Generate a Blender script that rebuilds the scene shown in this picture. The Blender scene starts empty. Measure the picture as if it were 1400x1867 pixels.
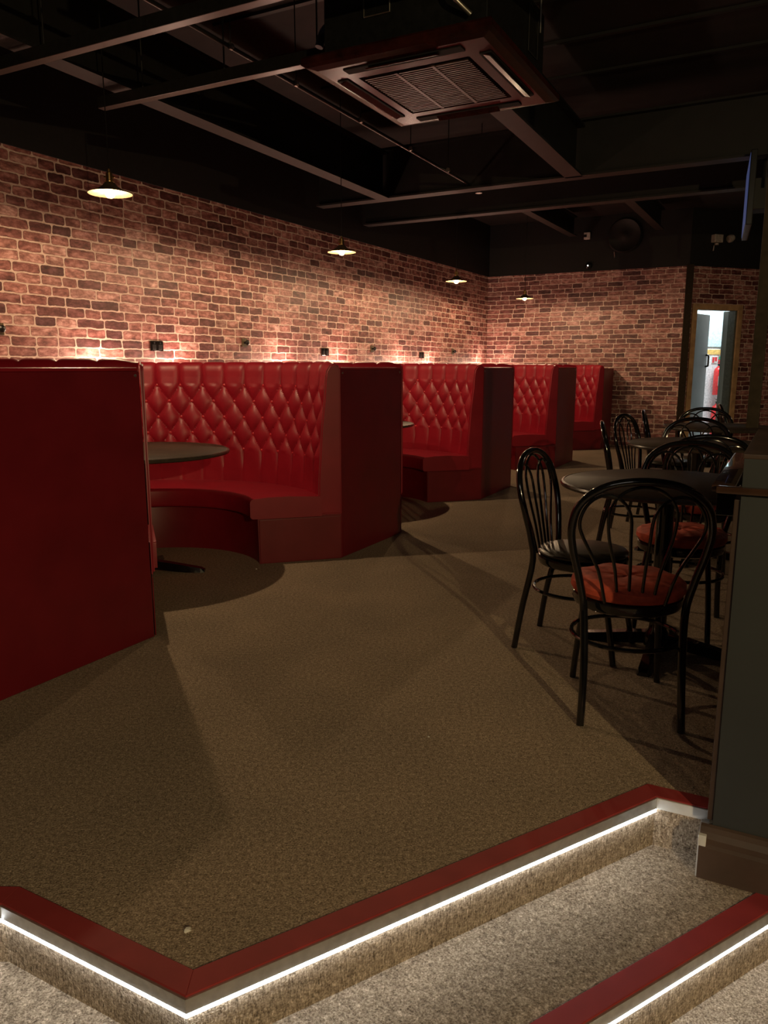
import bpy, bmesh, math, random
from mathutils import Vector, Matrix
random.seed(7)
PI = math.pi
col = bpy.context.scene.collection
sc = bpy.context.scene

# ------------------------------------------------------------ camera, world, lights, exposure
cd = bpy.data.cameras.new('camera'); cam = bpy.data.objects.new('camera', cd); col.objects.link(cam)
cd.sensor_width = 36; cd.sensor_fit = 'AUTO'; cd.lens = 27.0; cd.clip_start = 0.03; cd.clip_end = 200
cam.location = (0, 0, 1.30); cam.rotation_euler = (PI/2 - math.atan(264/1400), 0, 0)
sc.camera = cam
wd = bpy.data.worlds.new('world'); sc.world = wd; wd.use_nodes = True
wd.node_tree.nodes['Background'].inputs[0].default_value = (0.9, 0.85, 0.8, 1)
wd.node_tree.nodes['Background'].inputs[1].default_value = 0.01
sc.view_settings.view_transform = 'Standard'; sc.view_settings.look = 'None'
sc.view_settings.gamma = 1; sc.view_settings.use_curve_mapping = False
sc.view_settings.exposure = 0.0

PENDANT_W = 88; UPLIGHT_W = 13; LED_E = 18.0; BAR_W = 430; BACKROOM_W = 46

D = (0.4656, 0.885)                      # direction along the row of booths
ROW = math.atan2(D[1], D[0])
def W(s, q, z=0.0):                      # s along the booth row, q across it (aisle side positive)
    return Vector((s*0.4656 + q*0.885, s*0.885 - q*0.4656, z))

def light(name, kind, loc, power, color, **kw):
    l = bpy.data.lights.new(name, kind); l.energy = power; l.color = color
    for k, v in kw.items(): setattr(l, k, v)
    o = bpy.data.objects.new(name, l); col.objects.link(o); o.location = loc
    return o
def aim(o, target):
    o.rotation_euler = (Vector(target) - o.location).to_track_quat('-Z', 'Y').to_euler()

BAR = Vector((1.80, -2.90, 2.35))
bar = light('bar_spot_light', 'SPOT', BAR, BAR_W, (1.0, .74, .37), shadow_soft_size=.03, spot_size=math.radians(80), spot_blend=.7)
aim(bar, (0.1, 5.2, 0.1))
# one dim warm disk light, unseen at the right, aimed at the far end
side = light('unseen_side_light', 'AREA', (6.6, 7.0, 3.0), 14, (1.0, .72, .48), shape='DISK', size=.5)
aim(side, (2.5, 11.0, 1.2))
front = light('front_area_light', 'AREA', (-0.6, -2.2, 2.9), 8, (1.0, .90, .80), shape='RECTANGLE', size=1.6, size_y=.5)  # broad unseen area light behind the camera, aimed at the floor ahead
aim(front, (0.2, 3.0, 0.3))

# ------------------------------------------------------------ materials
def mat(name):
    m = bpy.data.materials.new(name); m.use_nodes = True
    return m, m.node_tree, m.node_tree.nodes['Principled BSDF']
def setp(b, **k):
    for a, v in k.items(): b.inputs[a.replace('_', ' ')].default_value = v
def N(nt, t, **k):
    n = nt.nodes.new(t)
    for a, v in k.items(): setattr(n, a, v)
    return n
def math_(nt, op, a, b=None, clamp=False):
    n = N(nt, 'ShaderNodeMath', operation=op); n.use_clamp = clamp
    for i, v in enumerate((a, b)):
        if v is None: continue
        if isinstance(v, (int, float)): n.inputs[i].default_value = v
        else: nt.links.new(v, n.inputs[i])
    return n.outputs[0]
def ramp(nt, fac, stops):
    n = N(nt, 'ShaderNodeValToRGB'); e = n.color_ramp.elements
    while len(e) > 1: e.remove(e[-1])
    e[0].position, e[0].color = stops[0][0], (*stops[0][1], 1)
    for p, c in stops[1:]:
        x = e.new(p); x.color = (*c, 1)
    nt.links.new(fac, n.inputs[0]); return n.outputs[0]
def noise(nt, vec, scale, detail=3, rough=.5):
    n = N(nt, 'ShaderNodeTexNoise'); n.inputs['Scale'].default_value = scale
    n.inputs['Detail'].default_value = detail; n.inputs['Roughness'].default_value = rough
    if vec is not None: nt.links.new(vec, n.inputs['Vector'])
    return n.outputs[0]
def bump(nt, b, h, strength, dist):
    n = N(nt, 'ShaderNodeBump'); n.inputs['Strength'].default_value = strength; n.inputs['Distance'].default_value = dist
    nt.links.new(h, n.inputs['Height']); nt.links.new(n.outputs[0], b.inputs['Normal'])
def mixc(nt, fac, a, b, blend='MIX'):
    n = N(nt, 'ShaderNodeMix', data_type='RGBA', blend_type=blend)
    if isinstance(fac, (int, float)): n.inputs[0].default_value = fac
    else: nt.links.new(fac, n.inputs[0])
    for i, v in ((6, a), (7, b)):
        if isinstance(v, tuple): n.inputs[i].default_value = (*v, 1)
        else: nt.links.new(v, n.inputs[i])
    return n.outputs[2]
def objco(nt):
    return N(nt, 'ShaderNodeTexCoord').outputs['Object']

def simple(name, c, rough=.5, metal=0.0, nscale=30, nvar=.25, bstr=0.0, bdist=.001, coat=0.0, spec=.5):
    m, nt, b = mat(name); co = objco(nt)
    f = noise(nt, co, nscale, 4)
    lo = tuple(x*(1-nvar) for x in c); hi = tuple(min(1, x*(1+nvar)) for x in c)
    nt.links.new(ramp(nt, f, [(.3, lo), (.7, hi)]), b.inputs['Base Color'])
    setp(b, Roughness=rough, Metallic=metal); b.inputs['Coat Weight'].default_value = coat
    b.inputs['Specular IOR Level'].default_value = spec
    if bstr: bump(nt, b, f, bstr, bdist)
    return m
def emit(name, c, s):
    m, nt, b = mat(name)
    setp(b, Base_Color=(*c, 1), Roughness=.4)
    b.inputs['Emission Color'].default_value = (*c, 1); b.inputs['Emission Strength'].default_value = s
    return m

def brick_mat():
    m, nt, b = mat('brick_wallpaper')
    uv = N(nt, 'ShaderNodeUVMap').outputs[0]
    nz = N(nt, 'ShaderNodeTexNoise'); nz.inputs['Scale'].default_value = 9; nz.inputs['Detail'].default_value = 4
    nt.links.new(uv, nz.inputs['Vector'])
    off = N(nt, 'ShaderNodeVectorMath', operation='SUBTRACT'); nt.links.new(nz.outputs[1], off.inputs[0]); off.inputs[1].default_value = (.5, .5, .5)
    sc_ = N(nt, 'ShaderNodeVectorMath', operation='SCALE'); nt.links.new(off.outputs[0], sc_.inputs[0]); sc_.inputs['Scale'].default_value = .026
    add = N(nt, 'ShaderNodeVectorMath', operation='ADD'); nt.links.new(uv, add.inputs[0]); nt.links.new(sc_.outputs[0], add.inputs[1])
    sep = N(nt, 'ShaderNodeSeparateXYZ'); nt.links.new(add.outputs[0], sep.inputs[0])
    v = math_(nt, 'DIVIDE', sep.outputs[1], .0765)
    row = math_(nt, 'FLOOR', v); fr = math_(nt, 'FRACT', v)
    wn = N(nt, 'ShaderNodeTexWhiteNoise', noise_dimensions='1D'); nt.links.new(row, wn.inputs['W'])
    u = math_(nt, 'DIVIDE', sep.outputs[0], .215)
    w = math_(nt, 'ADD', u, math_(nt, 'MULTIPLY', wn.outputs[0], 431.7))
    ed = N(nt, 'ShaderNodeTexVoronoi', voronoi_dimensions='1D', feature='DISTANCE_TO_EDGE')
    ed.inputs['Scale'].default_value = 1; ed.inputs['Randomness'].default_value = .80; nt.links.new(w, ed.inputs['W'])
    ce = N(nt, 'ShaderNodeTexVoronoi', voronoi_dimensions='1D', feature='F1')
    ce.inputs['Scale'].default_value = 1; ce.inputs['Randomness'].default_value = .80; nt.links.new(w, ce.inputs['W'])
    dx = math_(nt, 'MULTIPLY', ed.outputs['Distance'], .215)
    dy = math_(nt, 'MULTIPLY', math_(nt, 'MINIMUM', fr, math_(nt, 'SUBTRACT', 1.0, fr)), .0765)
    # rounded-corner distance to the joint
    r = .021
    ax = math_(nt, 'MAXIMUM', math_(nt, 'SUBTRACT', r, dx), 0.0); ay = math_(nt, 'MAXIMUM', math_(nt, 'SUBTRACT', r, dy), 0.0)
    dd = math_(nt, 'SUBTRACT', r, math_(nt, 'SQRT', math_(nt, 'ADD', math_(nt, 'MULTIPLY', ax, ax), math_(nt, 'MULTIPLY', ay, ay))))
    fine = noise(nt, uv, 55, 4, .65)
    dd2 = math_(nt, 'ADD', dd, math_(nt, 'MULTIPLY', math_(nt, 'SUBTRACT', fine, .5), .006))
    brickm = N(nt, 'ShaderNodeMapRange'); brickm.inputs[1].default_value = .0040; brickm.inputs[2].default_value = .0070
    nt.links.new(dd2, brickm.inputs[0])
    edge = N(nt, 'ShaderNodeMapRange'); edge.inputs[1].default_value = .004; edge.inputs[2].default_value = .014
    nt.links.new(dd2, edge.inputs[0])
    wn2 = N(nt, 'ShaderNodeTexWhiteNoise', noise_dimensions='4D'); nt.links.new(ce.outputs['Color'], wn2.inputs['Vector']); nt.links.new(row, wn2.inputs['W'])
    cmb = N(nt, 'ShaderNodeVectorMath', operation='ADD')
    nt.links.new(uv, cmb.inputs[0])
    sc3 = N(nt, 'ShaderNodeVectorMath', operation='SCALE'); nt.links.new(wn2.outputs['Color'], sc3.inputs[0]); sc3.inputs['Scale'].default_value = 30
    nt.links.new(sc3.outputs[0], cmb.inputs[1])
    mp = N(nt, 'ShaderNodeMapping'); mp.inputs['Scale'].default_value = (1, 2.2, 1); nt.links.new(cmb.outputs[0], mp.inputs[0])
    streak = noise(nt, mp.outputs[0], 11, 7, .68)
    base = ramp(nt, wn2.outputs[0], [(0, (.085, .026, .026)), (.2, (.15, .046, .042)), (.45, (.25, .088, .076)), (.75, (.36, .145, .122)), (1, (.44, .22, .19))])
    st = ramp(nt, streak, [(.30, (.30, .25, .25)), (.42, (.72, .66, .65)), (.50, (1.1, 1.1, 1.1)), (.60, (1.7, 2.1, 2.2)), (.72, (2.3, 3.2, 3.4))])
    bc = mixc(nt, 1.0, base, st, 'MULTIPLY')
    sm = noise(nt, mp.outputs[0], 3.2, 3, .5)
    smm = N(nt, 'ShaderNodeMapRange'); smm.inputs[1].default_value = .52; smm.inputs[2].default_value = .68; nt.links.new(sm, smm.inputs[0])
    bc = mixc(nt, math_(nt, 'MULTIPLY', smm.outputs[0], .55), bc, (.10, .030, .022))
    dark = mixc(nt, 1.0, bc, (.50, .43, .42), 'MULTIPLY')
    bc = mixc(nt, edge.outputs[0], dark, bc)
    mort = ramp(nt, noise(nt, uv, 20, 4), [(.3, (.58, .41, .34)), (.7, (.78, .59, .50))])
    cf = mixc(nt, brickm.outputs[0], mort, bc)
    nt.links.new(cf, b.inputs['Base Color'])
    setp(b, Roughness=.52)
    hh = math_(nt, 'ADD', math_(nt, 'MULTIPLY', brickm.outputs[0], 1.0), math_(nt, 'MULTIPLY', streak, .8))
    bump(nt, b, hh, .35, .002)
    return m

def carpet_mat(name='brown_carpet', k=1.6):
    m, nt, b = mat(name); co = objco(nt)
    a = noise(nt, co, 185, 3, .7); c = noise(nt, co, 70, 3, .6); e = noise(nt, co, 2.2, 3)
    mp = N(nt, 'ShaderNodeMapping'); mp.inputs['Scale'].default_value = (1.6, 1.6, .35); mp.inputs['Rotation'].default_value = (0, 0, .5)
    nt.links.new(co, mp.inputs[0]); s = noise(nt, mp.outputs[0], 150, 2, .6)
    f = math_(nt, 'ADD', math_(nt, 'MULTIPLY', a, .45), math_(nt, 'ADD', math_(nt, 'MULTIPLY', c, .25), math_(nt, 'MULTIPLY', s, .30)))
    cc = ramp(nt, f, [(.36, (.05*k, .037*k, .025*k)), (.45, (.15*k, .116*k, .082*k)), (.55, (.29*k, .232*k, .168*k)), (.66, (.55*k, .46*k, .36*k))])
    cc = mixc(nt, 1.0, cc, ramp(nt, e, [(.3, (.88, .88, .88)), (.7, (1.08, 1.06, 1.04))]), 'MULTIPLY')
    nt.links.new(cc, b.inputs['Base Color']); setp(b, Roughness=.95)
    b.inputs['Specular IOR Level'].default_value = .1
    bump(nt, b, f, .9, .012)
    return m

def vinyl_mat(name, c, rough, bstr=.12):
    m, nt, b = mat(name); co = objco(nt)
    v = N(nt, 'ShaderNodeTexVoronoi'); v.inputs['Scale'].default_value = 420; nt.links.new(co, v.inputs['Vector'])
    f = noise(nt, co, 5, 4)
    nt.links.new(ramp(nt, f, [(.3, tuple(x*.86 for x in c)), (.7, tuple(min(1, x*1.1) for x in c))]), b.inputs['Base Color'])
    rr = N(nt, 'ShaderNodeMapRange'); rr.inputs[3].default_value = rough-.05; rr.inputs[4].default_value = rough+.07; nt.links.new(f, rr.inputs[0])
    nt.links.new(rr.outputs[0], b.inputs['Roughness'])
    bump(nt, b, v.outputs['Distance'], bstr, .0006)
    return m

M = {}
M['brick'] = brick_mat()
M['carpet'] = carpet_mat()
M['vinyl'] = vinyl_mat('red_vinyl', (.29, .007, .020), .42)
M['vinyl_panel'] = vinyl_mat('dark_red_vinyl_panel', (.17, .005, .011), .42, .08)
M['button'] = vinyl_mat('red_button', (.46, .02, .03), .35)
M['black_paint'] = simple('black_paint', (.007, .0065, .006), .75, bstr=.2)
M['ceiling'] = simple('black_soffit_board', (.012, .008, .007), .8, nscale=6, nvar=.4, bstr=.3)
M['steel_dark'] = simple('painted_steel', (.011, .010, .009), .55, nscale=8)
M['pipe'] = simple('black_pipe', (.012, .011, .010), .3, spec=.6)
M['nut'] = simple('pipe_clip_metal', (.35, .33, .30), .35, metal=.9)
M['cassette'] = simple('maroon_gloss_plastic', (.032, .007, .005), .24, nscale=12, nvar=.5, coat=.0, spec=.22)
M['grille'] = simple('dusty_grille', (.060, .036, .030), .35, nscale=14, nvar=.5)
M['slot'] = simple('slot_black', (.004, .004, .004), .8)
M['brass'] = simple('aged_brass', (.42, .26, .10), .32, metal=1)
M['brass_plate'] = simple('antique_brass_plate', (.085, .06, .022), .5, metal=.3)
M['shade'] = simple('cream_enamel', (.05, .038, .022), .7, spec=.1)
M['shade_top'] = simple('shade_top_bronze', (.12, .085, .05), .4, metal=.5)
M['bulb'] = emit('bulb_glow', (1.0, .70, .30), 14)
_nt = M['bulb'].node_tree; _mx = N(_nt, 'ShaderNodeMixShader'); _tr = N(_nt, 'ShaderNodeBsdfTransparent'); _mx.inputs[0].default_value = .35
_nt.links.new(_tr.outputs[0], _mx.inputs[1]); _nt.links.new(_nt.nodes['Principled BSDF'].outputs[0], _mx.inputs[2]); _nt.links.new(_mx.outputs[0], _nt.nodes['Material Output'].inputs[0])
M['chrome_black'] = simple('black_chrome', (.035, .03, .028), .12, metal=.8, spec=.8)
M['black_plastic'] = simple('black_plastic', (.01, .01, .01), .3)
M['chair_metal'] = simple('black_gloss_tube', (.006, .006, .007), .14, coat=.8)
M['seat_black'] = simple('olive_black_vinyl', (.045, .040, .028), .36, nscale=10)
M['seat_orange'] = simple('orange_red_fabric', (.52, .075, .035), .75, nscale=22, nvar=.3, bstr=.5, bdist=.006)
M['table_top'] = simple('dark_brown_laminate', (.040, .026, .016), .55, nscale=6, spec=.25)
M['table_edge'] = simple('table_edge', (.05, .04, .032), .25)
M['red_strip'] = simple('red_rubber_nosing', (.30, .036, .036), .6, nscale=9, nvar=.12, spec=.25)
M['alu'] = simple('brushed_aluminium', (.62, .61, .58), .38, metal=.85, nscale=40, nvar=.12)
M['alu_white'] = simple('scuffed_white_metal', (.62, .62, .60), .5, nscale=16, nvar=.15)
M['led'] = emit('led_tape', (.93, .97, 1.0), LED_E)
M['grey_wall'] = simple('slate_grey_panel', (.029, .033, .033), .6, nscale=4, nvar=.1)
M['brown_top'] = simple('brown_capping', (.055, .032, .022), .5, nscale=8)
M['bronze'] = simple('bronze_gloss_timber', (.055, .027, .017), .2, coat=.8, nscale=10)
M['skirt'] = simple('dark_brown_skirting', (.070, .044, .032), .5, nscale=8, nvar=.2)
M['post'] = simple('brown_steel_post', (.034, .024, .014), .7, spec=.15)
M['frame_wood'] = simple('tan_timber_frame', (.50, .31, .16), .5, nscale=9)
M['jamb'] = simple('greenish_grey_paint', (.10, .115, .10), .5)
M['door_grey'] = simple('grey_door_paint', (.30, .36, .37), .45, nscale=3, nvar=.1)
M['white_wall'] = simple('white_plaster', (.80, .84, .84), .7)
M['white_board'] = simple('pale_whiteboard', (.62, .76, .80), .35)
M['yellow'] = simple('yellow_sign', (.80, .52, .16), .5)
M['red_sign'] = simple('red_sign', (.70, .04, .05), .5)
M['green_sign'] = simple('green_sign', (.03, .32, .16), .5)
M['ext_red'] = simple('extinguisher_red', (.72, .02, .02), .3, coat=.5)
M['white_plastic'] = simple('white_plastic', (.62, .60, .55), .45)
M['dim_white'] = simple('aged_plastic', (.42, .38, .33), .5)
M['copper'] = simple('pale_copper', (.55, .38, .22), .4, metal=.7)
M['screen'] = emit('screen_blue', (.10, .16, .42), .22)
M['tiny_led'] = emit('tiny_indicator', (1, .95, .85), 4)
M['bluehose'] = simple('dark_blue_hose', (.03, .04, .07), .5)
M['plate_white'] = simple('litter_white', (.7, .68, .62), .8)

# ------------------------------------------------------------ mesh helpers
def link(name, bm, m, parent=None, smooth=False, loc=None, rot=None):
    me = bpy.data.meshes.new(name); bmesh.ops.recalc_face_normals(bm, faces=bm.faces[:])
    bm.to_mesh(me); bm.free()
    for mm in (m if isinstance(m, (list, tuple)) else [m]): me.materials.append(mm)
    if smooth:
        for p in me.polygons: p.use_smooth = True
        try: me.set_sharp_from_angle(angle=math.radians(38))
        except Exception: pass
    o = bpy.data.objects.new(name, me); col.objects.link(o)
    if parent is not None: o.parent = parent
    if loc is not None: o.location = loc
    if rot is not None: o.rotation_euler = rot
    return o
def tag(o, label=None, cat=None, group=None, kind=None):
    if label: o['label'] = label
    if cat: o['category'] = cat
    if group: o['group'] = group
    if kind: o['kind'] = kind
    return o
def thing(name, label, cat, loc=(0, 0, 0), rz=0.0, group=None):
    o = bpy.data.objects.new(name, None); col.objects.link(o); o.empty_display_size = .1
    o.location = loc; o.rotation_euler = (0, 0, rz)
    return tag(o, label, cat, group)
def struct(o): o['kind'] = 'structure'; return o
def copy_tree(o, parent=None):
    c = o.copy(); col.objects.link(c); c.parent = parent
    for ch in list(o.children): copy_tree(ch, c)
    return c

def box(bm, lo, hi, bev=0.0, mi=0, mtx=None):
    x0, y0, z0 = lo; x1, y1, z1 = hi
    vs = [bm.verts.new(v) for v in ((x0,y0,z0),(x1,y0,z0),(x1,y1,z0),(x0,y1,z0),(x0,y0,z1),(x1,y0,z1),(x1,y1,z1),(x0,y1,z1))]
    fs = [bm.faces.new([vs[i] for i in f]) for f in ((0,3,2,1),(4,5,6,7),(0,1,5,4),(1,2,6,5),(2,3,7,6),(3,0,4,7))]
    for f in fs: f.material_index = mi
    if bev:
        es = list({e for f in fs for e in f.edges})
        r = bmesh.ops.bevel(bm, geom=es, offset=bev, segments=2, affect='EDGES', profile=.6)
        vs = list({v for f in r['faces'] for v in f.verts} | {v for v in vs if v.is_valid})
    if mtx is not None:
        bmesh.ops.transform(bm, matrix=mtx, verts=[v for v in vs if v.is_valid])
def prism(bm, poly, z0, z1, bev=0.0):
    b = [bm.verts.new((p[0], p[1], z0)) for p in poly]; t = [bm.verts.new((p[0], p[1], z1)) for p in poly]
    n = len(poly); fs = [bm.faces.new(list(reversed(b))), bm.faces.new(t)]
    for i in range(n): fs.append(bm.faces.new([b[i], b[(i+1) % n], t[(i+1) % n], t[i]]))
    if bev:
        es = [e for e in fs[1].edges]
        bmesh.ops.bevel(bm, geom=es, offset=bev, segments=2, affect='EDGES', profile=.6)
def lathe(bm, prof, seg=24, c=(0, 0), mi=0, mtx=None):
    rings = []; allv = []
    for r, z in prof:
        if r < 1e-6:
            v = bm.verts.new((c[0], c[1], z)); rings.append([v]); allv.append(v)
        else:
            ring = [bm.verts.new((c[0]+r*math.cos(2*PI*i/seg), c[1]+r*math.sin(2*PI*i/seg), z)) for i in range(seg)]
            rings.append(ring); allv += ring
    for a, b in zip(rings, rings[1:]):
        for i in range(seg):
            j = (i+1) % seg
            if len(a) == 1 and len(b) == 1: continue
            if len(a) == 1: f = bm.faces.new([a[0], b[i], b[j]])
            elif len(b) == 1: f = bm.faces.new([a[i], b[0], a[j]])
            else: f = bm.faces.new([a[i], b[i], b[j], a[j]])
            f.material_index = mi
    if mtx is not None: bmesh.ops.transform(bm, matrix=mtx, verts=allv)
def smooth_path(pts, n=6, closed=False):
    P = [Vector(p) for p in pts]; out = []
    m = len(P); rng = range(m) if closed else range(m-1)
    for i in rng:
        if closed: p0, p1, p2, p3 = P[(i-1) % m], P[i], P[(i+1) % m], P[(i+2) % m]
        else: p0, p1, p2, p3 = P[max(i-1, 0)], P[i], P[i+1], P[min(i+2, m-1)]
        for k in range(n):
            t = k/n
            out.append(.5*((2*p1) + (p2-p0)*t + (2*p0-5*p1+4*p2-p3)*t*t + (3*p1-p0-3*p2+p3)*t**3))
    if not closed: out.append(P[-1])
    return out
def tube(bm, pts, r, seg=10, closed=False, caps=True, mi=0):
    pts = [Vector(p) for p in pts]; n = len(pts); rings = []
    nrm = None
    for i, p in enumerate(pts):
        if closed: t = (pts[(i+1) % n] - pts[(i-1) % n]).normalized()
        else: t = (pts[min(i+1, n-1)] - pts[max(i-1, 0)]).normalized()
        if nrm is None:
            nrm = t.orthogonal().normalized()
        nrm = (nrm - t*nrm.dot(t))
        if nrm.length < 1e-6: nrm = t.orthogonal()
        nrm.normalize(); b = t.cross(nrm)
        rr = r[i] if isinstance(r, (list, tuple)) else r
        rings.append([bm.verts.new(p + (nrm*math.cos(2*PI*k/seg) + b*math.sin(2*PI*k/seg))*rr) for k in range(seg)])
    for i in range(n if closed else n-1):
        a, c = rings[i], rings[(i+1) % n]
        for k in range(seg): bm.faces.new([a[k], a[(k+1) % seg], c[(k+1) % seg], c[k]]).material_index = mi
    if caps and not closed:
        bm.faces.new(list(reversed(rings[0]))).material_index = mi; bm.faces.new(rings[-1]).material_index = mi
def new(): return bmesh.new()
def obox(name, lo, hi, m, parent=None, bev=0.0, loc=None, rot=None):
    bm = new(); box(bm, lo, hi, bev); return link(name, bm, m, parent, loc=loc, rot=rot)

# ------------------------------------------------------------ room shell
K = Vector((1.84, 14.06, 0)); L0 = W(0, -5.2); K2 = W(13.3, -1.6)
def wall_seg(name, a, b, z0, z1, m, th=.12, u0=0.0, parent=None):
    """wall slab from a to b; front face runs along a-b, thickness to the left of travel"""
    a = Vector((a[0], a[1], 0)); b = Vector((b[0], b[1], 0)); d = (b-a); ln = d.length; d.normalize(); n = Vector((-d.y, d.x, 0))
    bm = new(); uvl = bm.loops.layers.uv.new('UVMap')
    box(bm, (0, 0, z0), (ln, th, z1))
    for f in bm.faces:
        for l in f.loops: l[uvl].uv = (u0 + l.vert.co.x + l.vert.co.y, l.vert.co.z)
    o = link(name, bm, m, parent); o.location = a; o.rotation_euler = (0, 0, math.atan2(d.y, d.x))
    return struct(o) if parent is None else o
ldir = (K - L0).normalized()
LW = L0 - ldir*4.5
ZB = 2.86; ZC = 3.72
wall_seg('wall_left', LW, K, -.33, ZB, M['brick'])
wall_seg('wall_left_upper', LW + Vector((ldir.y, -ldir.x, 0))*.012, K + Vector((ldir.y, -ldir.x, 0))*.012, ZB, ZC, M['black_paint'])
wall_seg('wall_back', K, K2, -.05, ZB, M['brick'], u0=3.3)
wall_seg('wall_back_upper', K, K2, ZB, ZC, M['black_paint'], th=.10)
E2 = Vector((.942, .336, 0)).normalized(); N2 = Vector((-E2.y, E2.x, 0))
wall_seg('wall_right', K2, K2 + E2*.20, -.05, ZB, M['brick'], u0=1.1)
wall_seg('wall_right', K2 + E2*.20, K2 + E2*1.02, 2.20, ZB, M['brick'], u0=1.3)
wall_seg('wall_right', K2 + E2*1.02, K2 + E2*6.2, -.05, ZB, M['brick'], u0=2.12)
wall_seg('wall_right_upper', K2, K2 + E2*6.2, ZB, ZC, M['black_paint'], th=.10)
R1 = K2 + E2*6.2; R2 = Vector((6.8, -5.2, 0)); R3 = Vector((-7.0, -5.2, 0))
wall_seg('wall_far_right', R1, R2, -.35, ZC, M['black_paint'])
wall_seg('wall_front', R2, R3, -.35, ZC, M['black_paint'])
wall_seg('wall_front_left', R3, LW, -.35, ZC, M['black_paint'])
wall_seg('trim_1', K2 - Vector((.885, -.4656, 0))*.05 - N2*.03, K2 + E2*.065 - N2*.035, 0, ZB+.02, M['post'], th=.05)

A_ = Vector((-.416, 1.40, 0)); B_ = Vector((.838, 2.165, 0)); C_ = Vector((.977, 2.095, 0)); D_ = Vector((-.940, 1.683, 0))
Nd = Vector((.885, -.4656, 0))
C2 = C_ + Nd*6.0; E_ = Vector((-4.85, 1.75, 0))
TR = .165
bm = new()
poly = [E_, D_, A_, B_, C_, C2, Vector((9.0, 3, 0)), R1, K2 + E2*.5, K2, K, L0 - ldir*.2]
prism(bm, [(p.x, p.y) for p in poly], -TR, 0)
struct(link('floor', bm, M['carpet']))
# tread one step down, its edge parallel to the platform's edge
def line_offset(pts, dist):
    out = []
    n = len(pts)
    for i in range(n):
        p = pts[i]
        if i == 0: d = (pts[1]-p).normalized(); nn = Vector((d.y, -d.x, 0)); out.append(p + nn*dist); continue
        if i == n-1: d = (p-pts[i-1]).normalized(); nn = Vector((d.y, -d.x, 0)); out.append(p + nn*dist); continue
        d1 = (p-pts[i-1]).normalized(); d2 = (pts[i+1]-p).normalized()
        n1 = Vector((d1.y, -d1.x, 0)); n2 = Vector((d2.y, -d2.x, 0)); b = (n1+n2).normalized()
        out.append(p + b*dist/max(.2, b.dot(n1)))
    return out
T1 = [E_, D_, A_, A_ + (B_-A_).normalized()*2.2]
T2 = line_offset(T1, .365)
bm = new(); far = T2[-1] + (B_-A_).normalized()*2.4
poly = [T2[0], T2[1], T2[2], far, Vector((5.2, 2.6, 0)), Vector((5.2, 6, 0)), Vector((-5, 6, 0))]
prism(bm, [(p.x, p.y) for p in poly], -2*TR, -TR)
struct(link('floor_tread', bm, M['carpet']))
bm = new(); prism(bm, [(-7.2, -5.3), (7.2, -5.3), (7.2, 5), (-7.2, 5)], -.45, -2*TR)
struct(link('floor_lower', bm, M['carpet']))

# nosings: red strip on top, aluminium lip below, LED tape under the lip
def nosing(path, ztop, prefix, has_led):
    inner = line_offset(path, -.058); outer = line_offset(path, .004); back = line_offset(path, -.004)
    for i in range(len(path)-1):
        bm = new()
        prism(bm, [(p.x, p.y) for p in (inner[i], outer[i], outer[i+1], inner[i+1])], ztop-.001, ztop+.004, bev=.0015)
        root = link('stair_nosing', bm, M['red_strip'])
        tag(root, prefix[i], 'stair nosing')
        bm = new(); o2 = line_offset(path, .009)
        prism(bm, [(p.x, p.y) for p in (back[i], o2[i], o2[i+1], back[i+1])], ztop-.036, ztop-.0015, bev=.001)
        link('metal_lip', bm, M['alu'] if has_led[i] else M['alu_white'], root)
        if has_led[i]:
            d = (path[i+1]-path[i]).normalized(); o3 = line_offset(path, .008)
            p0 = o3[i]; p1 = o3[i+1]
            if has_led[i] == 2: p1 = p0 + (p1-p0)*.49
            bm = new(); nn = Vector((d.y, -d.x, 0))
            q = [p0 - nn*.008, p0 + nn*.0015, p1 + nn*.0015, p1 - nn*.008]
            prism(bm, [(p.x, p.y) for p in q], ztop-.0460, ztop-.0370)
            link('led_tape', bm, M['led'], root)
P1 = [E_, D_, A_, B_, C_]
nosing(P1, 0.0, ['red edged platform nosing running off the left side of the photo with short lit strip',
    'red edged platform nosing with lit LED strip, left arm of the corner at bottom left',
    'long red edged platform nosing with bright LED strip, rising diagonally to the right',
    'short red edged nosing with plain white metal lip beside the grey low wall'], [1, 1, 1, 0])
P2 = [T2[2] , T2[2] + (B_-A_).normalized()*1.94]
nosing(P2, -TR, ['red nosing of the lower step with LED strip at the bottom right corner'], [1])

# ceiling
bm = new(); prism(bm, [(-7.4, -5.4), (9, -5.4), (12, 16), (0, 17), (-7.4, 2)], ZC, ZC+.1); struct(link('ceiling', bm, M['ceiling']))
def sbeam(name, s0, q0, s1, q1, w, zb, zt, m, label=None):
    a = W(s0, q0); b = W(s1, q1); d = (b-a); ln = d.length
    bm = new(); fl = .018
    box(bm, (0, -w/2, zb), (ln, w/2, zb+fl)); box(bm, (0, -.008, zb+fl), (ln, .008, zt-fl)); box(bm, (0, -w/2, zt-fl), (ln, w/2, zt))
    o = link(name, bm, m); o.location = a; o.rotation_euler = (0, 0, math.atan2(d.y, d.x))
    tag(o, label, 'beam') if label else struct(o)
    return o
beams = [(-3, -3.93, 7.6, -4.02, .15, 3.05, 3.50, 'long steel beam just right of the left pendant, nearest the brick wall'),
    (2.0, -1.93, 7.62, -1.99, .16, 3.05, 3.50, 'steel beam running back from behind the air conditioning unit'),
    (9.1, -3.42, 12.8, -3.32, .12, 3.35, 3.65, 'steel beam at the far end meeting the black wall above the small white box'),
    (9.1, -2.05, 12.8, -2.0, .12, 3.35, 3.65, 'short faint steel beam at the far end left of the emergency spotlights')]
for s0, q0, s1, q1, w, zb, zt, lb in beams: sbeam('ceiling_beam', s0, q0, s1, q1, w, zb, zt, M['steel_dark'], lb)
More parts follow.
